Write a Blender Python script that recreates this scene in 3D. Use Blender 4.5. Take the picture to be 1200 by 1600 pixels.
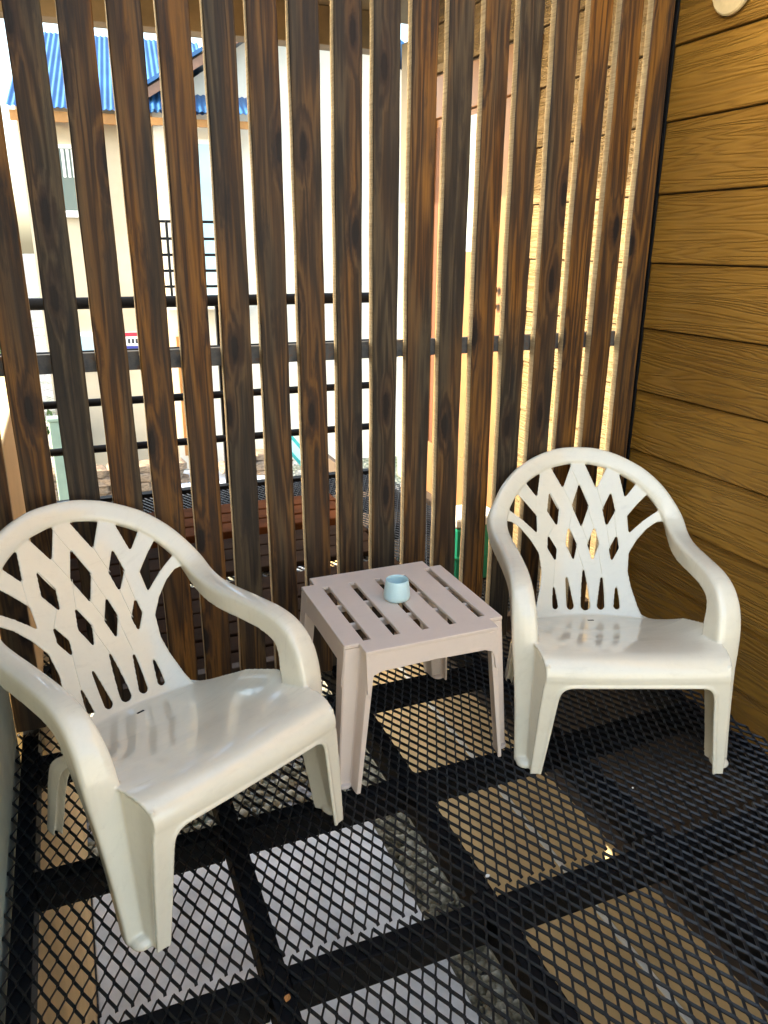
import bpy, bmesh, math, random
import numpy as np
from mathutils import Vector, Matrix
from mathutils.geometry import delaunay_2d_cdt
random.seed(7)
R = math.radians
scn = bpy.context.scene
for o in list(bpy.data.objects): bpy.data.objects.remove(o)
COL = scn.collection

# ---------------------------------------------------------------- camera
th, yaw, roll = R(19.03), R(22.11), R(.32)
fw = Vector((math.sin(yaw)*math.cos(th), math.cos(yaw)*math.cos(th), -math.sin(th)))
rt0 = Vector((math.cos(yaw), -math.sin(yaw), 0)); up0 = rt0.cross(fw)
rt = rt0*math.cos(roll)+up0*math.sin(roll); up = up0*math.cos(roll)-rt0*math.sin(roll)
cd = bpy.data.cameras.new('camera'); cam = bpy.data.objects.new('camera', cd); COL.objects.link(cam)
cam.matrix_world = Matrix(((rt.x, up.x, -fw.x, -2.075), (rt.y, up.y, -fw.y, -2.45), (rt.z, up.z, -fw.z, 1.53), (0, 0, 0, 1)))
cd.sensor_fit = 'VERTICAL'; cd.sensor_height = 36; cd.lens = 36*1208.5/1600
cd.clip_start = .02; cd.clip_end = 600
scn.camera = cam
scn.render.resolution_x, scn.render.resolution_y = 768, 1024

# ---------------------------------------------------------------- sky, sun, exposure
SUN = Vector((-.92, .075, .40)).normalized()
el = math.asin(SUN.z); az = math.atan2(SUN.x, SUN.y)
wd = bpy.data.worlds.new('World'); scn.world = wd; wd.use_nodes = True
nt = wd.node_tree
sky = nt.nodes.new('ShaderNodeTexSky'); sky.sky_type = 'NISHITA'; sky.sun_disc = False
sky.sun_elevation = el; sky.sun_rotation = az; sky.air_density = 1.0; sky.dust_density = 3.5; sky.ozone_density = 1.0
bgn = nt.nodes['Background']; bgn.inputs[1].default_value = .15
nt.links.new(sky.outputs[0], bgn.inputs[0])
sd = bpy.data.lights.new('sun', 'SUN'); sd.energy = 2.0; sd.angle = R(.5); sd.color = (1, .90, .77)
sun = bpy.data.objects.new('sun', sd); COL.objects.link(sun)
sun.rotation_euler = SUN.to_track_quat('Z', 'Y').to_euler(); sun.location = (-8, 4, 8)
scn.view_settings.view_transform = 'Standard'; scn.view_settings.look = 'None'
scn.view_settings.exposure = 2.9; scn.view_settings.gamma = 1; scn.view_settings.use_curve_mapping = False
scn.view_settings.use_white_balance = True; scn.view_settings.white_balance_temperature = 6900; scn.view_settings.white_balance_tint = 3
try:
    scn.cycles.max_bounces = 7; scn.cycles.diffuse_bounces = 4; scn.cycles.glossy_bounces = 3
except Exception: pass

# ---------------------------------------------------------------- materials
def N(nt, typ, **kw):
    n = nt.nodes.new(typ)
    for k, v in kw.items():
        if k == 'ins':
            for i, val in v.items(): n.inputs[i].default_value = val
        else: setattr(n, k, v)
    return n
class Mat:
    def __init__(s, name, rough=.6, spec=.5, metal=0):
        s.m = bpy.data.materials.new(name); s.m.use_nodes = True; s.nt = s.m.node_tree
        s.b = s.nt.nodes['Principled BSDF']; s.b.inputs['Roughness'].default_value = rough
        s.b.inputs['Specular IOR Level'].default_value = spec; s.b.inputs['Metallic'].default_value = metal
    def n(s, t, **k): return N(s.nt, t, **k)
    def l(s, a, b): s.nt.links.new(a, b)
    def coord(s, scale=(1, 1, 1), rnd=True, kind='Object'):
        tc = s.n('ShaderNodeTexCoord'); mp = s.n('ShaderNodeMapping'); mp.inputs['Scale'].default_value = scale
        src = tc.outputs[kind]
        if rnd:
            oi = s.n('ShaderNodeObjectInfo'); mu = s.n('ShaderNodeMath', operation='MULTIPLY', ins={1: 37.3}); s.l(oi.outputs['Random'], mu.inputs[0])
            ad = s.n('ShaderNodeVectorMath', operation='ADD'); s.l(src, ad.inputs[0])
            cb = s.n('ShaderNodeCombineXYZ'); s.l(mu.outputs[0], cb.inputs[0]); s.l(mu.outputs[0], cb.inputs[1]); s.l(mu.outputs[0], cb.inputs[2]); s.l(cb.outputs[0], ad.inputs[1]); src = ad.outputs[0]
        s.l(src, mp.inputs['Vector']); return mp.outputs[0]
    def noise(s, vec, scale=5, detail=4, rough=.55, dist=0):
        t = s.n('ShaderNodeTexNoise', ins={'Scale': scale, 'Detail': detail, 'Roughness': rough, 'Distortion': dist}); s.l(vec, t.inputs['Vector']); return t.outputs['Fac']
    def ramp(s, fac, stops):
        r = s.n('ShaderNodeValToRGB'); e = r.color_ramp.elements
        while len(e) < len(stops): e.new(.5)
        for i, (p, c) in enumerate(stops):
            e[i].position = p; e[i].color = (c if isinstance(c, tuple) else (c, c, c))+(1,)
        s.l(fac, r.inputs[0]); return r.outputs[0]
    def math(s, op, a, b=None):
        m = s.n('ShaderNodeMath', operation=op)
        for i, v in enumerate((a, b)):
            if v is None: continue
            if isinstance(v, (int, float)): m.inputs[i].default_value = v
            else: s.l(v, m.inputs[i])
        return m.outputs[0]
    def mix(s, fac, a, b, blend='MIX'):
        m = s.n('ShaderNodeMix', data_type='RGBA', blend_type=blend)
        for sock, v in ((m.inputs[0], fac), (m.inputs[6], a), (m.inputs[7], b)):
            if isinstance(v, (int, float)): sock.default_value = v
            elif isinstance(v, tuple): sock.default_value = v+(1,)
            else: s.l(v, sock)
        return m.outputs[2]
    def col(s, c):
        if isinstance(c, tuple): s.b.inputs['Base Color'].default_value = c+(1,)
        else: s.l(c, s.b.inputs['Base Color'])
        return s
    def bump(s, h, strength=.3, dist=.004):
        b = s.n('ShaderNodeBump', ins={'Strength': strength, 'Distance': dist}); s.l(h, b.inputs['Height']); s.l(b.outputs[0], s.b.inputs['Normal']); return s
    def rough(s, f): s.l(f, s.b.inputs['Roughness']); return s

def simple(name, c, rough=.6, var=.15, scale=6, bump=0, spec=.5, metal=0, det=5, bscale=None, bdist=.004, rnd=True):
    M = Mat(name, rough, spec, metal); v = M.coord(rnd=rnd)
    f = M.noise(v, scale, det, .6)
    d = tuple(x*(1-var) for x in c); h = tuple(min(1, x*(1+var)) for x in c)
    M.col(M.ramp(f, [(.3, d), (.7, h)]))
    if bump: M.bump(M.noise(v, bscale or scale*6, 5, .6), bump, bdist)
    return M.m

def slat_material():
    M = Mat('stained_pine', .62, .35)
    at = M.n('ShaderNodeAttribute', attribute_type='OBJECT', attribute_name='tone')
    tone = at.outputs['Fac']
    v = M.coord((1, 1, 1)); 
    kv0 = M.coord((8.5, .01, 2.3)); sx_ = M.n('ShaderNodeSeparateXYZ'); M.l(kv0, sx_.inputs[0]); cx_ = M.n('ShaderNodeCombineXYZ'); M.l(sx_.outputs[0], cx_.inputs[0]); M.l(sx_.outputs[2], cx_.inputs[1]); kv = cx_.outputs[0]
    wob = M.noise(v, 2.2, 3, .5)
    # knots
    vo = M.n('ShaderNodeTexVoronoi', voronoi_dimensions='2D', feature='F1', ins={'Scale': 1.0, 'Randomness': 1.0}); M.l(kv, vo.inputs['Vector'])
    d = M.math('ADD', vo.outputs['Distance'], M.math('MULTIPLY', M.math('SUBTRACT', M.noise(v, 28, 3, .6), .5), .10))
    sc_ = M.n('ShaderNodeSeparateColor'); M.l(vo.outputs['Color'], sc_.inputs[0]); d = M.math('ADD', d, M.math('GREATER_THAN', sc_.outputs[0], .42))
    knot = M.ramp(d, [(.08, 1.), (.13, 0.)])
    halo = M.ramp(d, [(.08, 1.), (.30, 0.)])
    # grain as contour lines of stretched noise, bent round the knots
    gv = M.coord((16, 10, .75))
    ph = M.math('ADD', M.math('MULTIPLY', M.noise(gv, 1.0, 3, .5, .25), 44), M.math('MULTIPLY', halo, 7))
    grain = M.math('ADD', M.math('MULTIPLY', M.math('SINE', ph), .5), .5)
    fib = M.noise(M.coord((240, 80, 4.5)), 1.0, 5, .7)
    g = M.math('ADD', M.math('MULTIPLY', grain, .34), M.math('MULTIPLY', fib, .66))
    stain = M.ramp(M.noise(M.coord((9, 9, 1.9)), 1.0, 4, .62), [(.36, 0.), (.66, 1.)])
    tmix = M.math('ADD', tone, M.math('MULTIPLY', M.math('SUBTRACT', M.noise(M.coord((10, 10, 1.1)), 1.0, 3, .5), .5), 2.6))
    tm = M.ramp(tmix, [(.15, 0.), (.85, 1.)])
    grey = M.ramp(g, [(.27, (.012, .008, .005)), (.5, (.044, .030, .016)), (.76, (.105, .073, .038))])
    oran = M.ramp(g, [(.27, (.032, .011, .002)), (.5, (.135, .051, .006)), (.76, (.275, .115, .016))])
    c = M.mix(tm, grey, oran)
    c = M.mix(M.math('MULTIPLY', M.math('SUBTRACT', 1.0, stain), .6), c, (.028, .020, .014))
    c = M.mix(M.math('MULTIPLY', halo, .62), c, (.040, .018, .010))
    c = M.mix(M.math('MULTIPLY', knot, .94), c, (.008, .004, .003))
    black = M.ramp(M.noise(M.coord((17, 17, 2.6)), 1.0, 5, .7), [(.55, 0.), (.68, 1.)])
    c = M.mix(M.math('MULTIPLY', black, .8), c, (.010, .008, .008))
    M.col(c); M.bump(g, .55, .0022)
    M.rough(M.ramp(fib, [(.2, .5), (.8, .75)]))
    return M.m
def lit_edge_material():  # slat side faces: light from outside is put into the paler wood colour
    M = Mat('lit_pine_edge', .8, .2)
    v = M.coord((30, 30, 8)); f = M.noise(v, 1.0, 4, .6); saw = M.noise(M.coord((3, 3, 260)), 1.0, 2, .5)
    c = M.ramp(f, [(.25, (.30, .215, .115)), (.75, (.52, .40, .235))])
    c = M.mix(M.ramp(saw, [(.35, .45), (.6, 0.)]), c, (.19, .13, .065))
    M.col(c); M.bump(saw, .5, .002); return M.m
def siding_material(name, lo, hi, groove):
    M = Mat(name, .55, .35)
    v = M.coord((.42, .42, 8.5))
    ph = M.math('MULTIPLY', M.noise(v, 1.25, 3.0, .45, .2), 150)
    g = M.math('ADD', M.math('MULTIPLY', M.math('SINE', ph), .5), .5)
    fine = M.noise(M.coord((7, 7, 190)), 1.0, 3, .6)
    h = M.math('ADD', M.math('MULTIPLY', M.math('POWER', g, .55), .75), M.math('MULTIPLY', fine, .35))
    big = M.noise(M.coord((2, 2, 2)), 1.2, 3, .5)
    c = M.ramp(big, [(.3, lo), (.7, hi)])
    c = M.mix(M.ramp(h, [(.15, .26), (.75, 0.)]), c, groove)
    oi = M.n('ShaderNodeObjectInfo'); c = M.mix(M.math('MULTIPLY', oi.outputs['Random'], .30), c, groove)
    M.col(c); M.bump(h, 1.0, .0035)
    return M.m
def plastic(name, c, rough, dirt, scuff=.35, coat=.35):
    M = Mat(name, rough, .5); v = M.coord((1, 1, 1), rnd=True)
    a = M.noise(v, 5, 5, .6); b = M.noise(v, 40, 4, .65)
    cc = M.ramp(a, [(.3, tuple(x*.95 for x in c)), (.7, c)])
    cc = M.mix(M.math('MULTIPLY', M.ramp(b, [(.5, 0.), (.85, 1.)]), dirt), cc, (.36, .30, .22))
    cc = M.mix(M.math('MULTIPLY', M.ramp(M.noise(M.coord((9, 60, 9)), 1.0, 5, .7), [(.56, 0.), (.80, 1.)]), dirt*2.2), cc, (.42, .36, .27))
    sp = M.noise(v, 160, 2, .5); cc = M.mix(M.math('MULTIPLY', M.ramp(sp, [(.72, 0.), (.78, 1.)]), dirt*1.2), cc, (.2, .16, .12))
    M.col(cc)
    M.rough(M.ramp(M.noise(v, 14, 5, .65), [(.3, rough*.8), (.75, rough*(1+scuff*2))]))
    M.bump(M.noise(v, 55, 3, .5), .05, .002)
    M.b.inputs['Coat Weight'].default_value = coat; M.b.inputs['Coat Roughness'].default_value = .06
    return M.m

MT = {}
MT['slat'] = slat_material(); MT['edge'] = lit_edge_material()
MT['siding'] = siding_material('embossed_siding', (.225, .108, .013), (.29, .145, .021), (.075, .030, .004))
MT['siding_out'] = siding_material('sunlit_tone_siding', (.170, .112, .050), (.215, .148, .072), (.09, .055, .022))  # siding past the fence: sunlit, washed-out tone put into the colour
MT['cream'] = plastic('cream_plastic', (.88, .815, .66), .15, .10)
MT['taupe'] = plastic('taupe_plastic', (.76, .63, .535), .45, .08, .35, 0.0)
MT['black'] = simple('black_painted_steel', (.0022, .0024, .0032), .6, .4, 25, .2, .18)
def mesh_mat():
    M = Mat('black_mesh_paint', .42, .5); v = M.coord(rnd=False)
    f = M.noise(v, 60, 4, .7)
    c = M.ramp(M.noise(v, 9, 4, .6), [(.3, (.002, .0024, .0035)), (.7, (.006, .0065, .009))])
    c = M.mix(M.ramp(f, [(.70, 0.), (.78, .5)]), c, (.16, .13, .11))
    M.col(c); M.bump(f, .3, .002); return M.m
MT['mesh'] = mesh_mat()
def rust():
    M = Mat('rusty_steel', .65, .4); v = M.coord()
    c = M.ramp(M.noise(v, 22, 6, .65), [(.35, (.05, .05, .055)), (.55, (.10, .095, .09)), (.68, (.14, .06, .025))])
    M.col(c); M.bump(M.noise(v, 70, 4), .3, .002); return M.m
MT['rust'] = rust()
MT['plaster_l'] = simple('grey_green_plaster', (.47, .48, .37), .85, .14, 5, .4)
MT['soffit'] = simple('ochre_soffit', (.26, .19, .10), .75, .12, 4, .15)
MT['beamwood'] = simple('ochre_beam', (.22, .145, .065), .6, .2, 8, .15)
MT['glaze'] = simple('pale_blue_glaze', (.58, .80, .84), .28, .05, 18, .06)
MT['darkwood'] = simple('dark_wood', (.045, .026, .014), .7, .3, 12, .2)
MT['ash'] = simple('grey_ash', (.16, .15, .14), .9, .3, 60, .4)

# ---------------------------------------------------------------- object helpers
def tag(o, label=None, cat=None, group=None, kind=None):
    for k, v in (('label', label), ('category', cat), ('group', group), ('kind', kind)):
        if v: o[k] = v
    return o
def empty(name, loc=(0, 0, 0), rz=0):
    o = bpy.data.objects.new(name, None); COL.objects.link(o); o.location = loc; o.rotation_euler.z = rz
    o.empty_display_size = .1; return o
def link(name, me, parent=None, loc=None):
    o = bpy.data.objects.new(name, me); COL.objects.link(o)
    if parent is not None: o.parent = parent
    if loc is not None: o.location = loc
    return o
def smooth(me, ang=None):
    me.polygons.foreach_set('use_smooth', [True]*len(me.polygons))
    if ang is not None:
        bm = bmesh.new(); bm.from_mesh(me)
        for e in bm.edges:
            if len(e.link_faces) == 2 and e.calc_face_angle(0) > ang: e.smooth = False
        bm.to_mesh(me); bm.free()
    me.update()
def mesh_from(name, verts, faces, mat, sm=None):
    me = bpy.data.meshes.new(name); me.from_pydata([tuple(v) for v in verts], [], faces)
    bm = bmesh.new(); bm.from_mesh(me); bmesh.ops.recalc_face_normals(bm, faces=bm.faces); bm.to_mesh(me); bm.free()
    for m in (mat if isinstance(mat, (list, tuple)) else [mat]): me.materials.append(m)
    if sm is not None: smooth(me, sm)
    return me
class MB:
    def __init__(s): s.v = []; s.f = []
    def add(s, v, f):
        o = len(s.v); s.v += [tuple(p) for p in v]; s.f += [tuple(i+o for i in q) for q in f]; return s
    def box(s, x0, x1, y0, y1, z0, z1):
        v = [(x0, y0, z0), (x1, y0, z0), (x1, y1, z0), (x0, y1, z0), (x0, y0, z1), (x1, y0, z1), (x1, y1, z1), (x0, y1, z1)]
        return s.add(v, [(0, 3, 2, 1), (4, 5, 6, 7), (0, 1, 5, 4), (1, 2, 6, 5), (2, 3, 7, 6), (3, 0, 4, 7)])
    def tube(s, pts, r, n=10, cap=True):
        pts = [Vector(p) for p in pts]; rings = []
        ref = None
        for i, p in enumerate(pts):
            t = (pts[min(i+1, len(pts)-1)]-pts[max(i-1, 0)]).normalized()
            a = ref if ref is not None else (Vector((0, 0, 1)) if abs(t.z) < .9 else Vector((1, 0, 0)))
            b = t.cross(a).normalized(); a = b.cross(t).normalized(); ref = a
            rr = r[i] if isinstance(r, (list, tuple)) else r
            rings.append([p+(a*math.cos(2*math.pi*k/n)+b*math.sin(2*math.pi*k/n))*rr for k in range(n)])
        v = [q for rg in rings for q in rg]; f = []
        for i in range(len(rings)-1):
            for k in range(n): f.append((i*n+k, i*n+(k+1) % n, (i+1)*n+(k+1) % n, (i+1)*n+k))
        if cap: f += [tuple(range(n))[::-1], tuple((len(rings)-1)*n+k for k in range(n))]
        return s.add(v, f)
    def lathe(s, prof, c=(0, 0, 0), n=32):
        v = []; f = []
        for r, z in prof:
            for k in range(n): v.append((c[0]+r*math.cos(2*math.pi*k/n), c[1]+r*math.sin(2*math.pi*k/n), c[2]+z))
        for i in range(len(prof)-1):
            for k in range(n): f.append((i*n+k, i*n+(k+1) % n, (i+1)*n+(k+1) % n, (i+1)*n+k))
        f += [tuple(range(n))[::-1], tuple((len(prof)-1)*n+k for k in range(n))]
        return s.add(v, f)
    def me(s, name, mat, sm=None): return mesh_from(name, s.v, s.f, mat, sm)
    def build(s, name, mat, parent=None, sm=None, loc=None, bev=0):
        o = link(name, s.me(name, mat, sm), parent, loc)
        if bev:
            b = o.modifiers.new('bevel', 'BEVEL'); b.width = bev; b.segments = 2; b.limit_method = 'ANGLE'
        return o
def boxo(name, d, mat, parent=None, bev=0, loc=None): return MB().box(*d).build(name, mat, parent, None, loc, bev)

def inside(p, poly):
    x, y = p; c = False; j = len(poly)-1
    for i in range(len(poly)):
        xi, yi = poly[i]; xj, yj = poly[j]
        if (yi > y) != (yj > y) and x < (xj-xi)*(y-yi)/(yj-yi)+xi: c = not c
        j = i
    return c
def resample(poly, st):
    out = []
    for i, a in enumerate(poly):
        b = poly[(i+1) % len(poly)]; d = math.dist(a, b); k = max(1, int(math.ceil(d/st)))
        for q in range(k): out.append((a[0]+(b[0]-a[0])*q/k, a[1]+(b[1]-a[1])*q/k))
    return out
def sheet(outer, holes, thick, mapf, st=.012, grid=.014):
    """flat outline with holes, triangulated, given thickness and mapped to space: closed solid (verts, faces)"""
    loops = [resample(outer, st)]+[resample(h, st) for h in holes]
    V = []; E = []
    for lp in loops:
        o = len(V); V += [Vector(p) for p in lp]; E += [(o+i, o+(i+1) % len(lp)) for i in range(len(lp))]
    xs = [p[0] for p in outer]; ys = [p[1] for p in outer]
    if grid:
        x = min(xs)+grid*.5
        while x < max(xs):
            y = min(ys)+grid*.5
            while y < max(ys):
                V.append(Vector((x, y))); y += grid
            x += grid
    r = delaunay_2d_cdt(V, E, [], 0, 1e-6)
    vs, fs = r[0], r[2]; keep = []
    for f in fs:
        c = (sum(vs[i][0] for i in f)/len(f), sum(vs[i][1] for i in f)/len(f))
        if inside(c, outer) and not any(inside(c, h) for h in holes): keep.append(tuple(f))
    n = len(vs); cnt = {}
    for f in keep:
        for i in range(len(f)):
            e = (f[i], f[(i+1) % len(f)]); cnt[e] = cnt.get(e, 0)+1
    bd = [e for e in cnt if (e[1], e[0]) not in cnt]
    W = [mapf(p[0], p[1], thick/2) for p in vs]+[mapf(p[0], p[1], -thick/2) for p in vs]
    F = keep+[tuple(i+n for i in f[::-1]) for f in keep]+[(a, a+n, b+n, b) for a, b in bd]
    used = sorted({i for f in F for i in f}); mp = {o: k for k, o in enumerate(used)}
    return [W[i] for i in used], [tuple(mp[i] for i in f) for f in F]
def catmull(P, per):
    P = [np.array(p, float) for p in P]; out = []
    for i in range(len(P)-1):
        p0 = P[max(i-1, 0)]; p1 = P[i]; p2 = P[i+1]; p3 = P[min(i+2, len(P)-1)]
        for k in range(per):
            t = k/per
            out.append(.5*((2*p1)+(-p0+p2)*t+(2*p0-5*p1+4*p2-p3)*t*t+(-p0+3*p1-3*p2+p3)*t**3))
    out.append(P[-1]); return out

# ================================================================= SETTING
# ground ------------------------------------------------------------------
GZ = -2.7
def ground_z(y): return GZ+ (0 if y < 4 else min(1, (y-4)/5.5)*.85)
gv = []; gf = []
gx = [-300, -120, -50, -25]+[-14+k*1.0 for k in range(29)]+[25, 50, 120, 300]
gy = [-300, -100, -40, -15, -6, -3, 0, 2, 3, 4, 5, 6, 7, 8, 9, 9.5, 12, 20, 40, 100, 300]
for y in gy:
    for x in gx: gv.append((x, y, ground_z(y)))
for j in range(len(gy)-1):
    for i in range(len(gx)-1): a = j*len(gx)+i; gf.append((a, a+1, a+1+len(gx), a+len(gx)))
def gravel_mat():
    M = Mat('grey_gravel', .95, .2); v = M.coord(rnd=False)
    vo = M.n('ShaderNodeTexVoronoi', ins={'Scale': 22.0}); M.l(v, vo.inputs['Vector'])
    c = M.ramp(vo.outputs['Color'], [(.1, (.10, .10, .105)), (.5, (.20, .20, .21)), (.9, (.36, .36, .37))])
    c = M.mix(M.ramp(M.noise(v, .9, 4), [(.5, 0.), (.66, .7)]), c, (.08, .11, .045))
    M.col(c); M.bump(vo.outputs['Distance'], 1.0, .02); return M.m
MT['gravel'] = gravel_mat()
tag(link('ground', mesh_from('ground', gv, gf, MT['gravel'])), kind='structure')
MT['pave'] = simple('pale_concrete', (.74, .76, .79), .85, .22, 3, .3, bscale=30)
tag(boxo('paving', (-2.35, -.33, -3.2, 2.35, GZ+.004, GZ+.05), MT['pave'], bev=.01), kind='structure')
# pebbles along the foot of the lower wall and the gravel bed
def pebble_mat():
    M = Mat('river_pebbles', .9, .25); v = M.coord(rnd=False)
    M.col(M.ramp(M.noise(v, 14, 3, .5), [(.32, (.09, .085, .06)), (.5, (.24, .22, .16)), (.68, (.42, .40, .33))])); M.bump(M.noise(v, 60, 3), .3, .003); return M.m
MT['pebble'] = pebble_mat()
def pebbles(name, x0, x1, y0, y1, n, z, smin, smax):
    V = []; F = []
    ico = [(0, 0, 1), (.89, 0, .45), (.28, .85, .45), (-.72, .53, .45), (-.72, -.53, .45), (.28, -.85, .45), (.72, .53, -.3), (-.28, .85, -.3), (-.89, 0, -.3), (-.28, -.85, -.3), (.72, -.53, -.3)]
    fc = [(0, 1, 2), (0, 2, 3), (0, 3, 4), (0, 4, 5), (0, 5, 1), (1, 6, 2), (2, 7, 3), (3, 8, 4), (4, 9, 5), (5, 10, 1), (2, 6, 7), (3, 7, 8), (4, 8, 9), (5, 9, 10), (1, 10, 6)]
    for _ in range(n):
        x, y = random.uniform(x0, x1), random.uniform(y0, y1); s = random.uniform(smin, smax); a = random.uniform(0, 6.3); e = random.uniform(.6, 1.2)
        o = len(V)
        for p in ico:
            q = (p[0]*s*e, p[1]*s, p[2]*s*.6); V.append((x+q[0]*math.cos(a)-q[1]*math.sin(a), y+q[0]*math.sin(a)+q[1]*math.cos(a), z(y)+q[2]))
        F += [tuple(i+o for i in f) for f in fc]
    return tag(link(name, mesh_from(name, V, F, MT['pebble'], 3)), kind='stuff')
tag(pebbles('pebble_strip', -.33, -.02, -2.0, 4.0, 2600, lambda y: GZ+.02, .02, .045), 'rounded tan and grey pebbles at the foot of the lower wall', 'pebbles')
tag(pebbles('gravel_bed', -3.4, .2, 2.4, 8.6, 5000, lambda y: ground_z(y)+.01, .025, .06), 'loose grey gravel between the balcony and the cream house', 'gravel')

# deck --------------------------------------------------------------------
deck = tag(empty('deck'), kind='structure')
def expanded(name, x0, x1, y0, y1, parent):
    px, py, bond = .033, .071, .010
    w, hh = .0025, .0040
    V = []; F = []
    def seg(a, b, w, z0, z1):
        d = np.array(b)-np.array(a); L = np.hypot(*d); nrm = np.array((-d[1], d[0]))/L*w
        o = len(V)
        # the strand is rolled: its left edge rides higher than its right edge
        for p in (a, b):
            p = np.array(p)
            V.append((*(p+nrm), z0+.0035)); V.append((*(p+nrm), z0)); V.append((*(p-nrm), z1-.0035)); V.append((*(p-nrm), z1))
        F.extend([(o, o+4, o+7, o+3), (o+1, o+2, o+6, o+5), (o, o+1, o+5, o+4), (o+3, o+7, o+6, o+2)])
    nx = int((x1-x0)/px); ny = int((y1-y0)/py)
    for j in range(2*ny+1):
        for i in range(nx+1):
            x = x0+(i+(.5 if j % 2 else 0))*px; y = y0+j*py/2
            if x > x1 or y > y1: continue
            jx = random.uniform(-.0006, .0006)
            seg((x+jx, y-bond/2), (x+jx, y+bond/2), .0036, -.0055, .0005)
            yn = y+py/2
            if yn <= y1+1e-6:
                m = .0035
                for sx in (-1, 1):
                    xn = x+sx*px/2
                    if x0-1e-6 <= xn <= x1+1e-6:
                        seg((x+jx, y+bond/2-.002), (xn, yn-bond/2+.002), w, -.0062, .0012)
    return tag(link(name, mesh_from(name, V, F, MT['mesh']), parent), kind='stuff')
expanded('mesh_panel', -2.372, -.088, -1.125, .020, deck)
expanded('mesh_panel', -2.372, -.088, -2.80, -1.131, deck)
expanded('mesh_panel', -2.372, -.088, .085, 2.49, deck)
for xr in (-2.31, -1.78, -1.235, -.69, -.145):
    boxo('steel_joist', (xr-.05, xr, -2.85, 2.5, -.10, -.0085), MT['black'], deck, .003)
for yf in (-2.17, -1.66, -1.15, -.64, -.125, .47, .98, 1.49, 2.0):
    for k, xr in enumerate((-2.31, -1.78, -1.235, -.69)):
        boxo('steel_cross_beam', (xr+.001, xr+.054 if False else (-1.78, -1.235, -.69, -.145)[k]-.051, yf-.05, yf, -.0985, -.0088), MT['black'], deck, .003)
boxo('steel_edge_beam', (-2.42, -.06, 2.503, 2.57, -.14, .012), MT['black'], deck, .004)

# roof overhead -----------------------------------------------------------
ceil = tag(boxo('ceiling', (-2.55, .25, -.38, 2.75, 2.86, 2.95), MT['soffit']), kind='structure')  # near edge cut back to let more sky light onto the chairs
boxo('eave_beam', (-2.55, -.02, 2.55, 2.70, 2.655, 2.858), MT['beamwood'], ceil, .005)

# siding wall ---------------------------------------------------------------
wall = tag(empty('siding_wall'), 'tan wood-grain lap siding wall along the right side of the deck', 'wall')
E_ = .238; Z0 = 2.188
def siding_plank(name, y0, y1, zb, zt, parent, mat):
    n = 24; V = []; F = []
    prof = [(.003, zt), (-.0085, zb+.005), (-.0078, zb+.002), (-.005, zb), (.012, zb), (.0145, zt)]
    m = MB()
    for y in (y0, y1):
        for x, z in prof: m.v.append((x, y, z))
    k = len(prof)
    for i in range(k): m.f.append((i, (i+1) % k, k+(i+1) % k, k+i))
    m.f += [tuple(range(k))[::-1], tuple(range(k, 2*k))]
    o = m.build(name, mat, parent); return o
k = -3
while True:
    zb = Z0-E_*k
    zt = zb+E_-.0055
    if zb < -.25: break
    y1 = .85 if zb < 2.2 else 2.3
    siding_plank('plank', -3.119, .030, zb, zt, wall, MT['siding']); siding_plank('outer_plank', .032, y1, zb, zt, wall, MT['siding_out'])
    k += 1
boxo('backing', (.015, .12, -2.9, 2.3, -2.7, 3.0), MT['darkwood'], wall)
# lower storey below it
MT['tanpl'] = simple('tan_plaster', (.60, .43, .22), .85, .12, 3, .2)
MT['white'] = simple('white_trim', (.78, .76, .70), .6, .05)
MT['bounce'] = simple('pale_bounce_slab', (.60, .56, .47), .8, .08, 3, .2)
MT['stonepl'] = simple('rough_stone_plinth', (.30, .27, .20), .9, .4, 12, .8, bdist=.02)
low = tag(empty('lower_wall', (0, 0, GZ)), 'tan plastered lower storey wall seen down through the deck at right', 'wall')
boxo('plaster', (-.006, .014, -2.9, 4.2, .38, 1.62), MT['tanpl'], low)
boxo('shade_strip', (-.012, .0138, -2.9, 4.2, 1.622, 1.75), MT['darkwood'], low, .004)  # dark strips stand in for shade and dark clutter below the deck
boxo('shade_strip', (-.010, .0138, -2.9, 4.2, 1.756, 1.90), MT['darkwood'], low, .004)
boxo('shade_strip', (-.03, .0138, -2.9, 4.2, 1.95, 2.24), MT['darkwood'], low, .004)  # upper strips stand in for the shadow under the deck
boxo('shade_strip', (-.028, .0138, -2.9, 4.2, 2.246, 2.44), MT['darkwood'], low, .004)
boxo('plinth', (-.05, .014, -2.9, 4.2, 0, .379), MT['stonepl'], low, .02)
boxo('thin_white_strip', (-.035, -.007, -2.9, 4.2, 1.207, 1.219), MT['white'], low, .003)  # thin white strip running along the wall
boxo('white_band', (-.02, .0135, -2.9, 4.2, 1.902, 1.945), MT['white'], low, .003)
tag(boxo('bounce_slab', (-9, 7, -13, -3.13, -.6, -.14), MT['bounce']), kind='structure')  # unseen slab added to bounce sunlight onto the chairs
tag(boxo('bounce_block', (-9, 7, -13.6, -13.01, -.6, 5.5), MT['white']), 'unseen white block added behind the viewer to bounce light onto the chairs', 'house')  # unseen white block, added as a reflector for the chair fronts
# left wall -----------------------------------------------------------------
tag(boxo('plaster_wall', (-2.52, -2.3765, -3.119, .005, -.25, 2.858), MT['plaster_l']), 'pale grey-green plastered wall at the left edge beside the left chair', 'wall')
tag(boxo('under_wall', (-2.55, -2.362, -2.9, 4.2, GZ, -.251), MT['tanpl']), 'tan plastered wall below the deck at far left', 'wall')
tag(boxo('parapet', (-2.52, -2.30, .06, 2.48, -.2505, .92), MT['tanpl'], bev=.006), 'beige parapet running back behind the leftmost slats', 'parapet')

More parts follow.
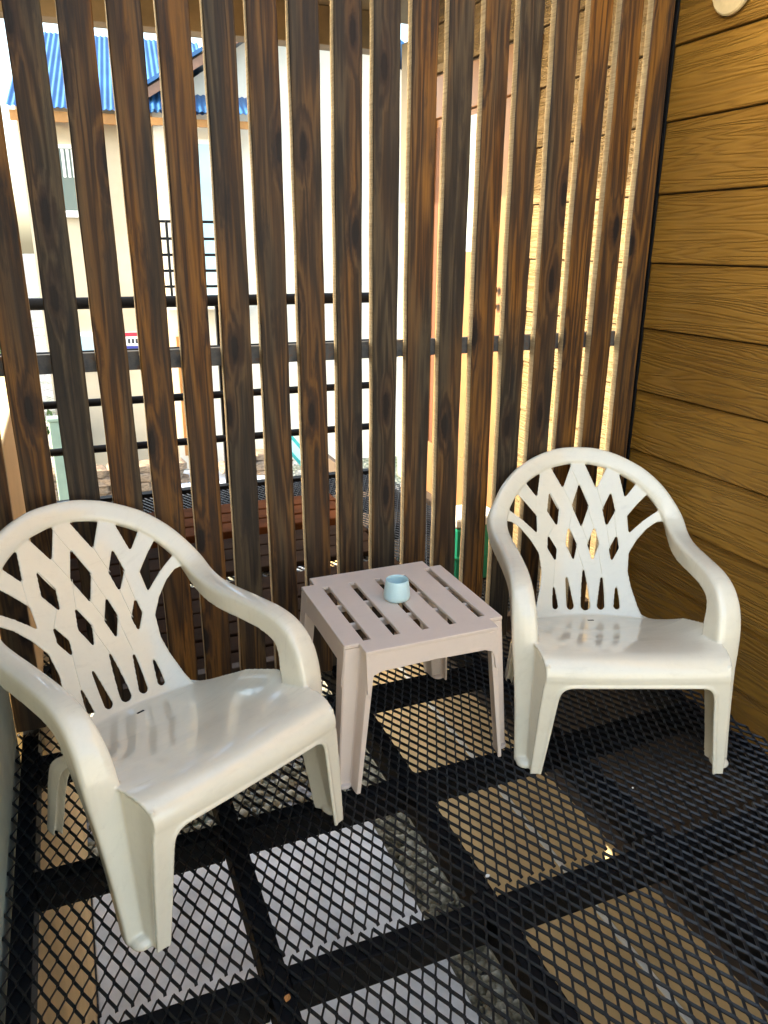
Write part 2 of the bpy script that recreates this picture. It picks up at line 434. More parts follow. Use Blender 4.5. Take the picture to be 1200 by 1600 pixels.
# ================================================================= SLAT FENCE
fence = tag(empty('slat_fence', (-1.2, .02, 0)), 'screen of upright dark stained wood slats across the end of the deck', 'fence')
lefts = [-2.373, -2.248, -2.123, -1.998, -1.873, -1.749, -1.625, -1.501, -1.375, -1.249, -1.123, -.998, -.872, -.746, -.620, -.489, -.364, -.240, -.106]
tones = [.4, .4, .05, .35, .5, .65, .1, .15, .5, .0, .02, .2, .05, .5, .15, .3, .95, 1.0, 1.0]
def slat_mesh(seed):
    rnd = random.Random(seed); nz = 34; z0, z1 = .012, 2.84; w = .0893; t = .038; c = .0035
    V = []; F = []; FM = []
    ph = [rnd.uniform(0, 6.3) for _ in range(6)]
    for i in range(nz+1):
        z = z0+(z1-z0)*i/nz
        bow = .0018*math.sin(z*1.7+ph[0])
        dl = .0010*math.sin(z*5.1+ph[1])+.0006*math.sin(z*17+ph[2]); dr = .0010*math.sin(z*4.3+ph[3])+.0006*math.sin(z*19+ph[4])
        xl, xr = -w/2+bow+dl, w/2+bow+dr
        V += [(xl+c, -t/2, z), (xr-c, -t/2, z), (xr, -t/2+c, z), (xr, t/2-c, z), (xr-c, t/2, z), (xl+c, t/2, z), (xl, t/2-c, z), (xl, -t/2+c, z)]
    for i in range(nz):
        for q in range(8):
            F.append((i*8+q, i*8+(q+1) % 8, i*8+8+(q+1) % 8, i*8+8+q)); FM.append(1 if q in (2, 6) else 0)
    F += [tuple(range(8))[::-1], tuple(nz*8+q for q in range(8))]; FM += [1, 1]
    me = mesh_from('slat', V, F, [MT['slat'], MT['edge']])
    me.polygons.foreach_set('material_index', FM); return me
for i, xl in enumerate(lefts):
    o = link('slat', slat_mesh(i), fence, (xl+.0893/2+1.2, 0, 0)); o['tone'] = tones[i]+.16
    o.rotation_euler = (0, random.uniform(-.0012, .0012), random.uniform(-.01, .01)); o.location.y = random.uniform(-.001, .001)
boxo('crossbar', (-1.19, 1.165, .0215, .042, 1.165, 1.222), MT['rust'], fence, .002)
boxo('bottom_rail', (-1.19, 1.11, .0215, .060, .004, .075), MT['darkwood'], fence, .003)
boxo('corner_angle', (1.1865, 1.194, -.024, .03, -.05, 2.85), MT['black'], fence, .002)

# ================================================================= CHAIRS
def yb(x, z): return .540+.590*(z-.268)-.72*x*x
def bmap(x, z, n):
    nv = np.array((-1.44*x, -1., .59)); nv /= np.linalg.norm(nv)
    return np.array((x, yb(x, z), z))+nv*n
def bnorm(x): 
    nv = np.array((-1.44*x, -1., .59)); return nv/np.linalg.norm(nv)
def grow(poly, d):
    n = len(poly); A = sum(poly[i][0]*poly[(i+1) % n][1]-poly[(i+1) % n][0]*poly[i][1] for i in range(n)); sg = 1 if A > 0 else -1; out = []
    for i in range(n):
        p0, p1, p2 = (np.array(poly[(i+k) % n]) for k in (-1, 0, 1))
        a = (p1-p0)/np.linalg.norm(p1-p0); b = (p2-p1)/np.linalg.norm(p2-p1)
        na = np.array((a[1], -a[0]))*sg; nb = np.array((b[1], -b[0]))*sg; m = na+nb; m /= max(.35, np.dot(m, m)/2)
        out.append(tuple(p1+m*d))
    return out
def chair_mesh():
    V = []; F = []
    def add(v, f):
        o = len(V); V.extend(tuple(map(float, p)) for p in v); F.extend(tuple(i+o for i in q) for q in f)
    mir = lambda h: [(-x, z) for x, z in h][::-1]
    # ---- back with its lattice
    half = [(.0, .235), (.205, .243), (.186, .285), (.168, .345), (.160, .392), (.168, .452), (.198, .497), (.236, .538), (.268, .562), (.292, .568), (.322, .575), (.305, .621), (.272, .670), (.2245, .711), (.17, .739), (.12, .757), (.06, .769), (0, .773)]
    outer = half+[(-x, z) for x, z in half[-2:0:-1]]
    H = []
    for h in ([(.100, .727), (.031, .739), (.064, .668)], [(.155, .709), (.204, .685), (.168, .642)],
              [(.247, .649), (.275, .605), (.222, .566), (.175, .525), (.174, .572), (.212, .614)],
              [(.116, .643), (.0865, .590), (.094, .541), (.124, .587)],
              [(.048, .524), (.024, .473), (.036, .429), (.058, .476)],
              [(.128, .504), (.102, .460), (.105, .426), (.129, .466)]):
        H += [h, mir(h)]
    H = [grow(h, .0036) for h in H]
    H.append(grow([(0, .666), (.0275, .600), (0, .539), (-.0275, .600)], .0036))
    def slot(xb, zb, xt, zt, w):
        pts = []
        for a in range(9):
            t = math.pi+math.pi*a/8; pts.append((xb+w/2*math.cos(t), zb+w/2+w/2*math.sin(t)))
        for t in (.35, .6, .8): pts.append((xb+(xt-xb)*t+w/2*(1-t**1.6), zb+(zt-zb)*t))
        pts.append((xt, zt))
        for t in (.8, .6, .35): pts.append((xb+(xt-xb)*t-w/2*(1-t**1.6), zb+(zt-zb)*t))
        return pts
    H.append(slot(0, .262, 0, .402, .033))
    for s in (1, -1): H += [slot(s*.056, .265, s*.067, .386, .025), slot(s*.113, .269, s*.116, .352, .020)]
    add(*sheet(outer, H, .007, bmap, .008, .012))
    # ---- seat
    prof = catmull([(-.056, .309), (-.0595, .328), (-.056, .350), (-.042, .370), (-.015, .384), (.025, .384), (.11, .366), (.24, .327), (.37, .285), (.46, .259), (.505, .250), (.530, .253), (.540, .262)], 6)
    def hw(y): return float(np.interp(y, [-.06, 0, .1, .2, .32, .42, .5, .53, .57], [.272, .281, .290, .290, .277, .256, .225, .204, .178]))
    nu = 40; sv = []
    for p in prof:
        y0, z0 = p
        for k in range(nu+1):
            u = -1+2*k/nu; W = hw(y0); x = u*W
            rise = float(np.interp(y0, [-.06, .0, .1, .2, .33, .46, .5], [0, .0, .012, .045, .040, .008, 0]))
            dish = float(np.interp(y0, [-.05, .05, .2, .35, .5], [0, .004, .012, .012, .0]))
            fwd = -.010*(1-u*u) if y0 < .05 else -.010*(1-u*u)*max(0, (.15-y0)/.1)
            sv.append((x, y0+fwd, z0+rise*abs(u)**5-dish*math.exp(-(x/.16)**2)))
    np_ = len(prof); top = [np.array(q) for q in sv]; nrm = []
    for i in range(np_):
        for k in range(nu+1):
            a = top[min(i+1, np_-1)*(nu+1)+k]-top[max(i-1, 0)*(nu+1)+k]; b = top[i*(nu+1)+min(k+1, nu)]-top[i*(nu+1)+max(k-1, 0)]
            n = np.cross(b, a); nrm.append(n/np.linalg.norm(n))
    M_ = np_*(nu+1); sverts = [q for q in top]+[q-n*.008 for q, n in zip(top, nrm)]; sf = []
    for i in range(np_-1):
        for k in range(nu):
            a = i*(nu+1)+k; q = (a, a+1, a+nu+2, a+nu+1); sf += [q, tuple(j+M_ for j in q[::-1])]
    for i in range(np_-1):
        a = i*(nu+1); b = a+nu; sf += [(a, a+nu+1, a+nu+1+M_, a+M_), (b, b+M_, b+nu+1+M_, b+nu+1)]
    for k in range(nu):
        a = k; b = (np_-1)*(nu+1)+k; sf += [(a, a+M_, a+1+M_, a+1), (b, b+1, b+1+M_, b+M_)]
    add(sverts, sf)
    # ---- apron and front flanges of the legs
    hf = [(0, .330), (.270, .335), (.277, .30), (.285, .2), (.297, 0), (.268, 0), (.252, .12), (.240, .22), (.233, .270), (.224, .292), (.206, .305), (.17, .309), (0, .311)]
    fo = hf+[(-x, z) for x, z in hf[-2:0:-1]]
    def fy(x, z): return -.054-.010*max(0, 1-(x/.272)**2)*min(1, z/.3)
    add(*sheet(fo, [], .008, lambda x, z, n: (x, fy(x, z)-n, z), .012, .02))
    m = MB()
    lip = catmull([(.268, .0), (.252, .12), (.240, .22), (.233, .270), (.224, .292), (.206, .305), (.17, .309), (0, .311), (-.17, .309), (-.206, .305), (-.224, .292), (-.233, .27), (-.240, .22), (-.252, .12), (-.268, 0)], 5)
    m.tube([(p[0], fy(p[0], p[1])-.002, p[1]) for p in lip], .0062, 8)
    add(m.v, m.f)
    # ---- rim, arms and outer leg panels in one sweep
    st = []
    for x, z in [(0, .772), (.06, .769), (.12, .756), (.175, .735), (.225, .708), (.271, .667), (.304, .620)]:
        st.append((*bmap(x, z, 0), *bnorm(x), .067, .012, .014))
    st += [(.322, .640, .580, -.25, -.72, .64, .070, .013, .030),
           (.323, .585, .551, -.12, -.5, .86, .067, .015, .040),
           (.318, .52, .539, -.03, -.2, .98, .066, .017, .046),
           (.314, .44, .537, 0, -.03, 1, .065, .018, .048),
           (.313, .33, .539, 0, 0, 1, .065, .018, .048),
           (.314, .235, .537, .02, -.12, 1, .067, .018, .050),
           (.315, .165, .518, .06, -.5, .86, .071, .018, .056),
           (.315, .118, .476, .10, -.85, .5, .077, .017, .066),
           (.3135, .092, .420, .16, -.96, .22, .082, .015, .072),
           (.312, .078, .362, .20, -.975, .12, .080, .013, .070),
           (.311, .062, .280, .22, -.97, .10, .068, .010, .060),
           (.311, .034, .140, .22, -.97, .10, .055, .009, .052),
           (.312, .006, .002, .22, -.97, .10, .050, .009, .046)]
    r_ = catmull(st, 5)
    l_ = [np.array([-q[0], q[1], q[2], -q[3], q[4], q[5], q[6], q[7], q[8]]) for q in r_]
    S = l_[::-1][:-1]+r_
    rings = []
    for i, q in enumerate(S):
        P = q[:3]; T = S[min(i+1, len(S)-1)][:3]-S[max(i-1, 0)][:3]; T = T/np.linalg.norm(T)
        n = q[3:6]-T*np.dot(q[3:6], T); n /= np.linalg.norm(n); B = np.cross(T, n)
        w, h, s = q[6:9]; t = .0065
        o = [(-1, -s), (-1, -s*.45), (-.985, -.003), (-.93, h*.42), (-.78, h*.76), (-.45, h*.95), (0, h), (.45, h*.95), (.78, h*.76), (.93, h*.42), (.985, -.003), (1, -s*.45), (1, -s)]
        out = [(b*w/2, z) for b, z in o]
        inn = [(b*(w/2-t), z-t if abs(b) < .99 else z) for b, z in o][::-1]
        rings.append([P+B*b+n*z for b, z in out+inn])
    K = len(rings[0]); v = [p for rg in rings for p in rg]; f = []
    for i in range(len(rings)-1):
        for k in range(K): f.append((i*K+k, i*K+(k+1) % K, (i+1)*K+(k+1) % K, (i+1)*K+k))
    hK = K//2
    for base, rev in ((0, True), ((len(rings)-1)*K, False)):
        for k in range(hK-1):
            qd = (base+k, base+k+1, base+K-2-k, base+K-1-k); f.append(qd[::-1] if not rev else qd)
    add(v, f)
    # ---- step between flange and outer panel, rear legs, foot pads
    for s in (1, -1):
        A = []; n = 14
        for i in range(n+1):
            z = .0+.372*i/n
            xf = float(np.interp(z, [0, .2, .3, .36], [.292, .281, .273, .270])); yp = float(np.interp(z, [0, .14, .28, .36], [.004, .030, .056, .072])); xp = float(np.interp(z, [0, .14, .28, .36], [.296, .289, .283, .280]))
            A.append([(s*(xf-.006), -.052, z), (s*(xp-.004), yp, z), (s*(xp+.004), yp, z), (s*(xf+.001), -.052, z)])
        vv = [p for a in A for p in a]; ff = []
        for i in range(n):
            for k in range(4): ff.append((i*4+k, i*4+(k+1) % 4, i*4+4+(k+1) % 4, i*4+4+k))
        ff += [(0, 1, 2, 3), tuple(n*4+k for k in (3, 2, 1, 0))]
        add(vv, ff)
        # rear leg: curved blade
        path = catmull([(s*.215, .345, .282), (s*.243, .385, .268), (s*.262, .425, .235), (s*.268, .452, .17), (s*.273, .472, .085), (s*.279, .492, .0)], 5)
        vv = []; ff = []
        for i, p in enumerate(path):
            u = i/(len(path)-1); wd = .046-.016*u; t = .0045
            yv = np.array((s*.10, 1, .0)); xv = np.array((s*1., -.1, .25))
            yv = yv/np.linalg.norm(yv); xv = xv/np.linalg.norm(xv)
            for a, b in ((-1, -1), (1, -1), (1, .55), (.2, 1), (.2-.9, 1), (-.7, .7), (.1, .5), (.1, -.7), (-1, -.7)):
                vv.append(p+yv*wd*a*.9+xv*.011*b)
        K = 9
        for i in range(len(path)-1):
            for k in range(K): ff.append((i*K+k, i*K+(k+1) % K, (i+1)*K+(k+1) % K, (i+1)*K+k))
        ff += [tuple(range(K))[::-1], tuple((len(path)-1)*K+k for k in range(K))]
        add(vv, ff)
        m = MB(); m.lathe([(.001, .0), (.026, .0), (.028, .006), (.026, .013), (.018, .020), (.001, .023)], (0, 0, 0), 20)
        add([(s*(.305)+p[0], .003+p[1]*1.0-(.008 if p[1] < 0 else 0), p[2]) for p in m.v], m.f)
    return V, F
cv, cf = chair_mesh()
tmp = link('chair_source', mesh_from('chair_source', cv, cf, MT['cream']))
rm = tmp.modifiers.new('r', 'REMESH'); rm.mode = 'VOXEL'; rm.voxel_size = .0028; rm.use_smooth_shade = True
sm = tmp.modifiers.new('s', 'SMOOTH'); sm.factor = .5; sm.iterations = 7
bpy.context.view_layer.update()
dg = bpy.context.evaluated_depsgraph_get()
full = bpy.data.meshes.new_from_object(tmp.evaluated_get(dg))
bpy.data.objects.remove(tmp)
full.update()
nv = len(full.vertices); co = np.empty(nv*3); full.vertices.foreach_get('co', co); co = co.reshape(-1, 3)
nr = np.empty(nv*3); full.vertex_normals.foreach_get('vector', nr); nr = nr.reshape(-1, 3)
npoly = len(full.polygons); li = np.empty(npoly*4, int); full.loops.foreach_get('vertex_index', li); quads = li.reshape(-1, 4)
fc = co[quads].mean(1); x, y, z = fc.T
part = np.zeros(npoly, int)                                   # 0 seat
yback = .540+.590*(z-.268)-.72*x*x
part[(z > .295) & (y > yback-.075) & (y > .5)] = 1             # backrest
part[(part == 0) & (z > .40) & (abs(x) > .2)] = 2              # armrests
part[(part == 0) & (y < .18) & (z < .30)] = 4                  # front legs
part[(part == 0) & (y > .3) & (abs(x) > .19) & (z < .383-.262*y-.012)] = 6   # rear legs
names = []
for pid, nm in ((0, 'seat'), (1, 'backrest'), (2, 'armrest'), (4, 'leg'), (6, 'leg')):
    sides = ((None,) if pid < 2 else (-1, 1))
    for sd_ in sides:
        sel = part == pid
        if sd_: sel &= (x*sd_ > 0)
        q = quads[sel]
        if not len(q): continue
        u, inv = np.unique(q, return_inverse=True); inv = inv.reshape(-1, 4)
        me = bpy.data.meshes.new(nm); me.from_pydata(co[u].tolist(), [], inv.tolist()); me.materials.append(MT['cream'])
        smooth(me); me.normals_split_custom_set_from_vertices(nr[u].tolist()); names.append((nm, me))
bpy.data.meshes.remove(full)
wl = MB()
for A in ([(-.031, .739), (0, .666)], [(.064, .668), (.0865, .590)], [(.0275, .600), (.048, .524)], [(.094, .541), (.102, .460)], [(.058, .476), (.067, .378)], [(0, .539), (.024, .473)],
          [(-.064, .668), (-.031, .600)], [(-.116, .643), (-.0865, .590)], [(-.128, .504), (-.102, .541)], [(-.024, .473), (0, .396)], [(-.048, .524), (-.0275, .600)], [(-.105, .426), (-.116, .346)], [(.124, .587), (.128, .504)], [(-.174, .572), (-.168, .642)], [(.031, .739), (.020, .790)]):
    (xa, za), (xb, zb) = A
    wl.tube([bmap(xa+(xb-xa)*t, za+(zb-za)*t, .0036) for t in (0, .33, .66, 1)], [.0007, .0016, .0016, .0007], 6)
names.append(('weave_ridges', wl.me('weave_ridges', MT['cream'], 3)))
st_me = MB().box(-.011, .011, -.004, .004, 0, .0012).me('stamp', MT['black'])
def chair(loc, rz, label):
    r = tag(empty('garden_chair', loc, rz), label, 'chair', 'low plastic garden chairs on the deck')
    for nm, me in names:
        q = link(nm, me, r)
        if nm == 'weave_ridges': q['kind'] = 'stuff'
    s = link('stamp', st_me, r, (0.004, .475, .2530)); s.rotation_euler = (R(-9), 0, R(4))
    return r
chair((-.616, -.845, .002), R(-21.6), 'cream plastic lattice-back armchair beside the tan siding wall, facing the viewer')
chair((-1.800, -.842, .002), R(25.4), 'cream plastic lattice-back armchair at left, nearest the viewer, turned toward the table')

# ================================================================= TABLE
tb = tag(empty('side_table', (-1.193, -.40, .002)), 'square taupe plastic side table with slatted top between the two chairs', 'table')
TH = .46
def tmap(x, y, n): return (x, y, TH-.006+n)
a, b = .2555, .211; e = .272
plan = [(-b, -e), (b, -e), (b, -a+.04), (a, -a+.04), (a, a-.04), (b, a-.04), (b, e), (-b, e), (-b, a-.04), (-a, a-.04), (-a, -a+.04), (-b, -a+.04)]
slots = []
for sx, y0, y1 in ((-.182, -.203, .186), (-.089, -.203, .186), (.003, -.203, .186), (.093, -.203, .186), (.196, -.190, .205)):
    slots.append([(sx-.011, y0), (sx+.011, y0), (sx+.011, y1), (sx-.011, y1)])
tv, tf = sheet(plan, slots, .012, tmap, .05, None)
o = link('table_top', mesh_from('table_top', tv, tf, MT['taupe']), tb)
bv = o.modifiers.new('bevel', 'BEVEL'); bv.width = .0025; bv.segments = 2; bv.limit_method = 'ANGLE'
for yy in (-.07, .06):
    boxo('cross_rib', (-.24, .24, yy-.006, yy+.006, TH-.035, TH-.0125), MT['taupe'], tb, .002)
def apron(name, L, d, ax, sgn):
    # plate along ax at distance d with rounded shoulders
    h = [(-L, .004), (L, .004), (L, -.12), (L-.008, -.12), (L-.012, -.085), (L-.022, -.063), (L-.045, -.055), (0, -.052), (-L+.045, -.055), (-L+.022, -.063), (-L+.012, -.085), (-L+.008, -.12), (-L, -.12)]
    def mp(u, v, n):
        off = d+.012*(-v)/.12+n
        return (u, sgn*off, TH-.0125+v) if ax == 0 else (sgn*off, u, TH-.0125+v)
    v, f = sheet(h, [], .007, mp, .05, None)
    o = link(name, mesh_from(name, v, f, MT['taupe']), tb)
    b_ = o.modifiers.new('bevel', 'BEVEL'); b_.width = .002; b_.segments = 2; b_.limit_method = 'ANGLE'
for s in (-1, 1):
    apron('apron', b-.001, e-.0045, 0, s); apron('apron', a-.043, a-.0045, 1, s)
def table_leg(sx, sy):
    n = 12; V = []; F = []
    t = .006
    for i in range(n+1):
        u = i/n; zz = (TH-.013)*(1-u)+.0*u; sp = .030*u
        ox, oy = a+sp, a-.04+sp*.6+.0         # outer corner column
        wl = .046-.012*u; wi = .040-.016*u
        e2 = e+sp*.25
        # plan polyline of the leg shell: side flange, outer corner, front face, step out to the apron face
        pl = [(ox, oy-.060+.02*u), (ox, oy-.004), (ox-.004, oy), (ox-wl, oy), (ox-wl-.004, oy+.004), (ox-wl-.006, e2-.004), (ox-wl-.009, e2), (ox-wl-wi*.55-.006, e2)]
        inn = [(p[0]-t, p[1]-t) for p in pl]
        inn[0] = (pl[0][0]-t, pl[0][1]); inn[-1] = (pl[-1][0], pl[-1][1]-t)
        ring = pl+inn[::-1]
        V += [(sx*p[0], sy*p[1], zz) for p in ring]
    K = 16
    for i in range(n):
        for k in range(K): F.append((i*K+k, i*K+(k+1) % K, (i+1)*K+(k+1) % K, (i+1)*K+k))
    for base in (0, n*K):
        for k in range(7): F.append((base+k, base+k+1, base+14-k, base+15-k))
    o = link('leg', mesh_from('leg', V, F, MT['taupe'], .6), tb)
    m = MB().lathe([(.001, 0), (.022, 0), (.024, .004), (.021, .010), (.001, .012)], (0, 0, 0), 16)
    f = link('foot', m.me('foot', MT['taupe'], .6), o, (sx*(a+.030-.020), sy*(a-.04+.018-.006), 0)); f.scale = (1, .9, 1)
for sx in (-1, 1):
    for sy in (-1, 1): table_leg(sx, sy)
pot = tag(link('ceramic_pot', MB().lathe([(.002, .0), (.034, .0), (.040, .004), (.0425, .012), (.0425, .020), (.040, .040), (.0375, .058), (.0365, .066), (.0350, .0685), (.0330, .067), (.0325, .060), (.034, .030), (.033, .016), (.002, .013)], n=48).me('ceramic_pot', MT['glaze'], .9)), 'small pale blue glazed cup standing on the side table', 'cup')
pot.location = (-1.190, -.385, TH+.0025)
m = MB()
for i in range(14):
    aa = random.uniform(0, 6.3); rr = random.uniform(0, .02); s = random.uniform(.003, .007); c = (rr*math.cos(aa), rr*math.sin(aa), .014+s*.5)
    m.lathe([(.0004, -s), (s, -s*.4), (s*.8, s*.5), (.0004, s)], c, 7)
m.build('ash', MT['ash'], pot)

# ================================================================= THINGS ON THE WALL AND DECK
md = simple('pale_wood_disc', (.62, .47, .25), .5, .2, 10, .1)
dsc = MB()
dsc.lathe([(.002, 0), (.078, 0), (.083, .004), (.083, .012), (.078, .017), (.002, .018)], n=40)
d = tag(link('wall_disc', dsc.me('wall_disc', md, .6)), 'pale round wooden disc hung on the siding at the top right corner', 'wall disc')
d.location = (-.010, -.252, 2.302); d.rotation_euler = (0, R(-90), 0)
MB().lathe([(.001, .0), (.007, .0), (.006, .005), (.001, .006)], n=12).build('screw', MT['darkwood'], d, .6, (0, 0, .0182))
leafm = simple('dry_leaf', (.50, .22, .06), .7, .3, 40)
def leaf(loc, rz, s, label, mat):
    V = []; F = []
    for i in range(7):
        u = i/6; w = math.sin(math.pi*u)*.35
        for sgn in (-1, 0, 1): V.append(((u-.5)*s, sgn*w*s, .25*s*((u-.5)**2)+abs(sgn)*w*s*.35))
    for i in range(6):
        for k in range(2): F.append((i*3+k, i*3+k+1, i*3+k+4, i*3+k+3))
    n = len(V); V += [(p[0], p[1], p[2]-.0006) for p in V]; F += [tuple(j+n for j in f[::-1]) for f in F]
    o = tag(link('dry_leaf', mesh_from('dry_leaf', V, F, mat)), label, 'leaf'); o.location = loc; o.rotation_euler.z = rz
leaf((-1.80, -1.24, .006), 1.0, .020, 'small orange dry leaf lying on the mesh deck near the front', leafm)
wm = simple('white_curl', (.75, .72, .66), .7)
leaf((-1.235, -1.10, .006), .3, .015, 'small white curled scrap on the mesh deck in front of the table', wm)
leaf((-.665, -.96, .006), .8, .009, 'tiny white scrap on the mesh deck under the chair by the siding', wm)

# ================================================================= FAR PART OF THE BALCONY
MT['redplank'] = simple('red_brown_plank', (.085, .028, .008), .9, .4, 9, .2, .1)
MT['pinkplank'] = simple('weathered_plank', (.026, .015, .009), .95, .35, 9, .25, .1)
ys = [(.13, .23, 0), (.245, .36, 0), (.38, .485, 1), (.497, .62, 0), (.632, .76, 1), (.772, .905, 1), (1.02, 1.16, 1), (1.172, 1.31, 1), (1.322, 1.47, 1), (1.52, 1.66, 2), (1.68, 1.82, 2), (1.84, 2.0, 2)]
desc = ['first', 'second', 'third', 'fourth', 'fifth', 'sixth', 'seventh', 'eighth', 'ninth', 'tenth', 'eleventh', 'twelfth']
for i, (y0, y1, kd) in enumerate(ys):
    x0, x1 = -2.25+random.uniform(-.03, .03), -.66+random.uniform(-.03, .03)
    o = boxo('loose_plank', (-(x1-x0)/2, (x1-x0)/2, -(y1-y0)/2, (y1-y0)/2, 0, .030+.02*(kd == 2)), MT['redplank'] if kd == 2 else MT['pinkplank'], None, .006, ((x0+x1)/2, (y0+y1)/2, .0035))
    tag(o, '%s plank%s behind the slats, %s from the slats' % ('red-brown' if kd == 2 else 'weathered brown', ' lying flat on the far deck', desc[i]), 'plank', 'planks lying on the far deck')
    o.rotation_euler.z = random.uniform(-.008, .008)
rail = tag(empty('pipe_railing', (-1.2, 2.54, 0)), 'black pipe railing at the far edge of the balcony behind the slats', 'railing')
for z, r in ((1.20, .034), (.905, .024), (.615, .024), (.325, .024)):
    MB().tube([(-1.6, 0, z), (1.10, 0, z)], r, 14).build('pipe', MT['black'], rail, .8)
for xx in (.04, -1.3):
    boxo('post', (xx-.02, xx+.02, .036, .07, -.05, 1.19), MT['black'], rail, .002)
# wood framed door in the side wall
MT['orange'] = simple('varnished_orange_wood', (.20, .095, .038), .4, .10, 9, .1)
MT['orangedk'] = simple('dark_gap', (.09, .03, .012), .6)
def glass(name, c, rough=.05):
    M = Mat(name, rough, .8); M.col(c); return M.m
MT['pane'] = glass('sky_glass', (.30, .36, .40)); 
MT['creamtrim'] = simple('cream_trim', (.26, .22, .16), .6, .06)
dr = tag(empty('side_door', (0, 1.5, 0)), 'orange varnished wooden door set in the siding wall beyond the slats', 'door')
boxo('frame', (-.030, .014, -.645, -.52, .03, 2.19), MT['orange'], dr, .004)
boxo('frame', (-.030, .014, .38, .62, .03, 2.19), MT['orange'], dr, .004)
boxo('lintel', (-.031, .014, -.645, .62, 2.192, 2.40), MT['orange'], dr, .004)
boxo('leaf', (-.012, .013, -.519, .379, .03, 2.19), MT['orange'], dr, .002)
boxo('rail', (-.024, -.0125, -.519, .379, .03, .36), MT['orange'], dr, .004)
boxo('pane', (-.016, -.0125, -.30, .10, 1.50, 2.16), MT['pane'], dr)
boxo('gap', (-.0135, -.0125, .335, .378, .25, 2.15), MT['orangedk'], dr)
for zz in (1.24, 1.32):
    MB().lathe([(.001, 0), (.018, 0), (.016, .02), (.012, .028), (.001, .03)], n=16).build('knob', MT['darkwood'], dr, .6, (-.031, -.40, zz)).rotation_euler = (0, R(-90), 0)
ct = tag(boxo('corner_trim', (-.05, .02, 2.125, 2.30, .02, 2.64), MT['creamtrim'], bev=.004), 'cream corner board at the far end of the siding wall', 'trim')
boxo('groove', (-.053, -.0505, 2.19, 2.20, .05, 2.4), MT['darkwood'], ct)
MT['green'] = simple('green_plastic', (.02, .26, .15), .4, .1, 12)
bx_ = tag(empty('storage_box', (-.385, .64, .004)), 'green plastic storage box with a white lid behind the slats by the siding', 'box')
boxo('tub', (-.115, .115, -.09, .09, 0, .28), MT['green'], bx_, .015)
boxo('rib', (-.117, .117, -.095, -.091, .12, .135), MT['green'], bx_, .002)
boxo('lid', (-.122, .122, -.098, .098, .2805, .33), MT['white'], bx_, .012)

# ================================================================= NEIGHBOUR HOUSE
MT['housewall'] = simple('cream_render', (.50, .42, .31), .85, .13, 1.2, .3)
MT['housewhite'] = simple('white_render', (.72, .66, .56), .85, .10, 1.2, .3)
MT['blueroof'] = simple('blue_sheet_metal', (.026, .105, .26), .5, .25, 1.5)
MT['fascia'] = simple('orange_fascia', (.42, .20, .06), .6, .2, 6)
MT['brown'] = simple('brown_fascia', (.22, .12, .08), .6, .15, 6)
MT['door'] = simple('varnished_door', (.40, .18, .05), .5, .2, 8)
MT['wframe'] = simple('white_frame', (.8, .8, .8), .5, .03)
MT['glasspale'] = glass('pale_blue_glass', (.40, .58, .66), .08)
MT['glassdark'] = glass('dark_glass', (.10, .14, .13), .08)
hz = tag(empty('neighbour_house', (-.6, 10, -1.9), R(-6)), 'cream house with blue corrugated roof seen through the slats', 'house')
# local coords: x along facade (world x+.6), y depth, z up from -1.9
def hb(name, d, mat, par=hz, bev=0): return boxo(name, (d[0], d[1], d[2], d[3], d[4]+1.9, d[5]+1.9), mat, par, bev)
hb('wall', (-1.75, .02, 0, 5, -2.3, 3.35), MT['housewall'])
hb('gable_wing', (.021, 4.6, -.30, 5, -2.3, 3.30), MT['housewhite'])
def corr(name, x0, x1, y0, z0, y1, z1, mat, amp=.009, per=.076):
    n = int((x1-x0)/per*6); V = []; F = []
    L = Vector((0, y1-y0, z1-z0)); nn = Vector((0, -L.z, L.y)).normalized()
    for s in (0, -.004):
        for i in range(n+1):
            xx = x0+(x1-x0)*i/n; h = amp*math.sin(2*math.pi*(xx-x0)/per)+s
            for (yy, zz) in ((y0, z0), (y1, z1)): V.append((xx, yy+nn.y*h, zz+nn.z*h+1.9))
    M_ = 2*(n+1)
    for i in range(n):
        q = (2*i, 2*i+2, 2*i+3, 2*i+1); F += [q, tuple(j+M_ for j in q[::-1])]
        F += [(2*i, 2*i+M_, 2*i+2+M_, 2*i+2), (2*i+1, 2*i+3, 2*i+3+M_, 2*i+1+M_)]
    return link(name, mesh_from(name, V, F, mat, .9), hz)
rf = corr('roof', -1.80, .9, -.45, 3.22, 2.6, 4.72, MT['blueroof'])
MB().box(-1.78, .02, -.36, -.30, 3.06+1.9, 3.185+1.9).build('fascia', MT['fascia'], rf)
for k in range(5): boxo('rafter', (-1.7+k*.38, -1.64+k*.38, -.30, .0, 3.09+1.9, 3.17+1.9), MT['fascia'], rf)
# gable roof over the wing, verge rising to the right
def slab(name, p0, p1, y0, y1, t, mat, par):
    V = []
    for yy in (y0, y1):
        for (xx, zz) in (p0, p1, (p1[0], p1[1]+t), (p0[0], p0[1]+t)): V.append((xx, yy, zz+1.9))
    return link(name, mesh_from(name, V, [(0, 1, 2, 3), (7, 6, 5, 4), (0, 4, 5, 1), (1, 5, 6, 2), (2, 6, 7, 3), (3, 7, 4, 0)], mat), par)
gw = slab('gable_roof', (-.15, 3.42), (2.3, 4.86), -.75, 4.8, .05, MT['blueroof'], hz)
slab('verge_board', (-.15, 3.27), (2.3, 4.71), -.72, -.68, .12, MT['brown'], gw)
slab('soffit', (-.15, 3.385), (2.3, 4.825), -.679, -.29, .03, MT['darkwood'], gw)
g2 = slab('gable_roof', (4.75, 3.42), (2.301, 4.86), -.75, 4.8, .05, MT['blueroof'], hz)
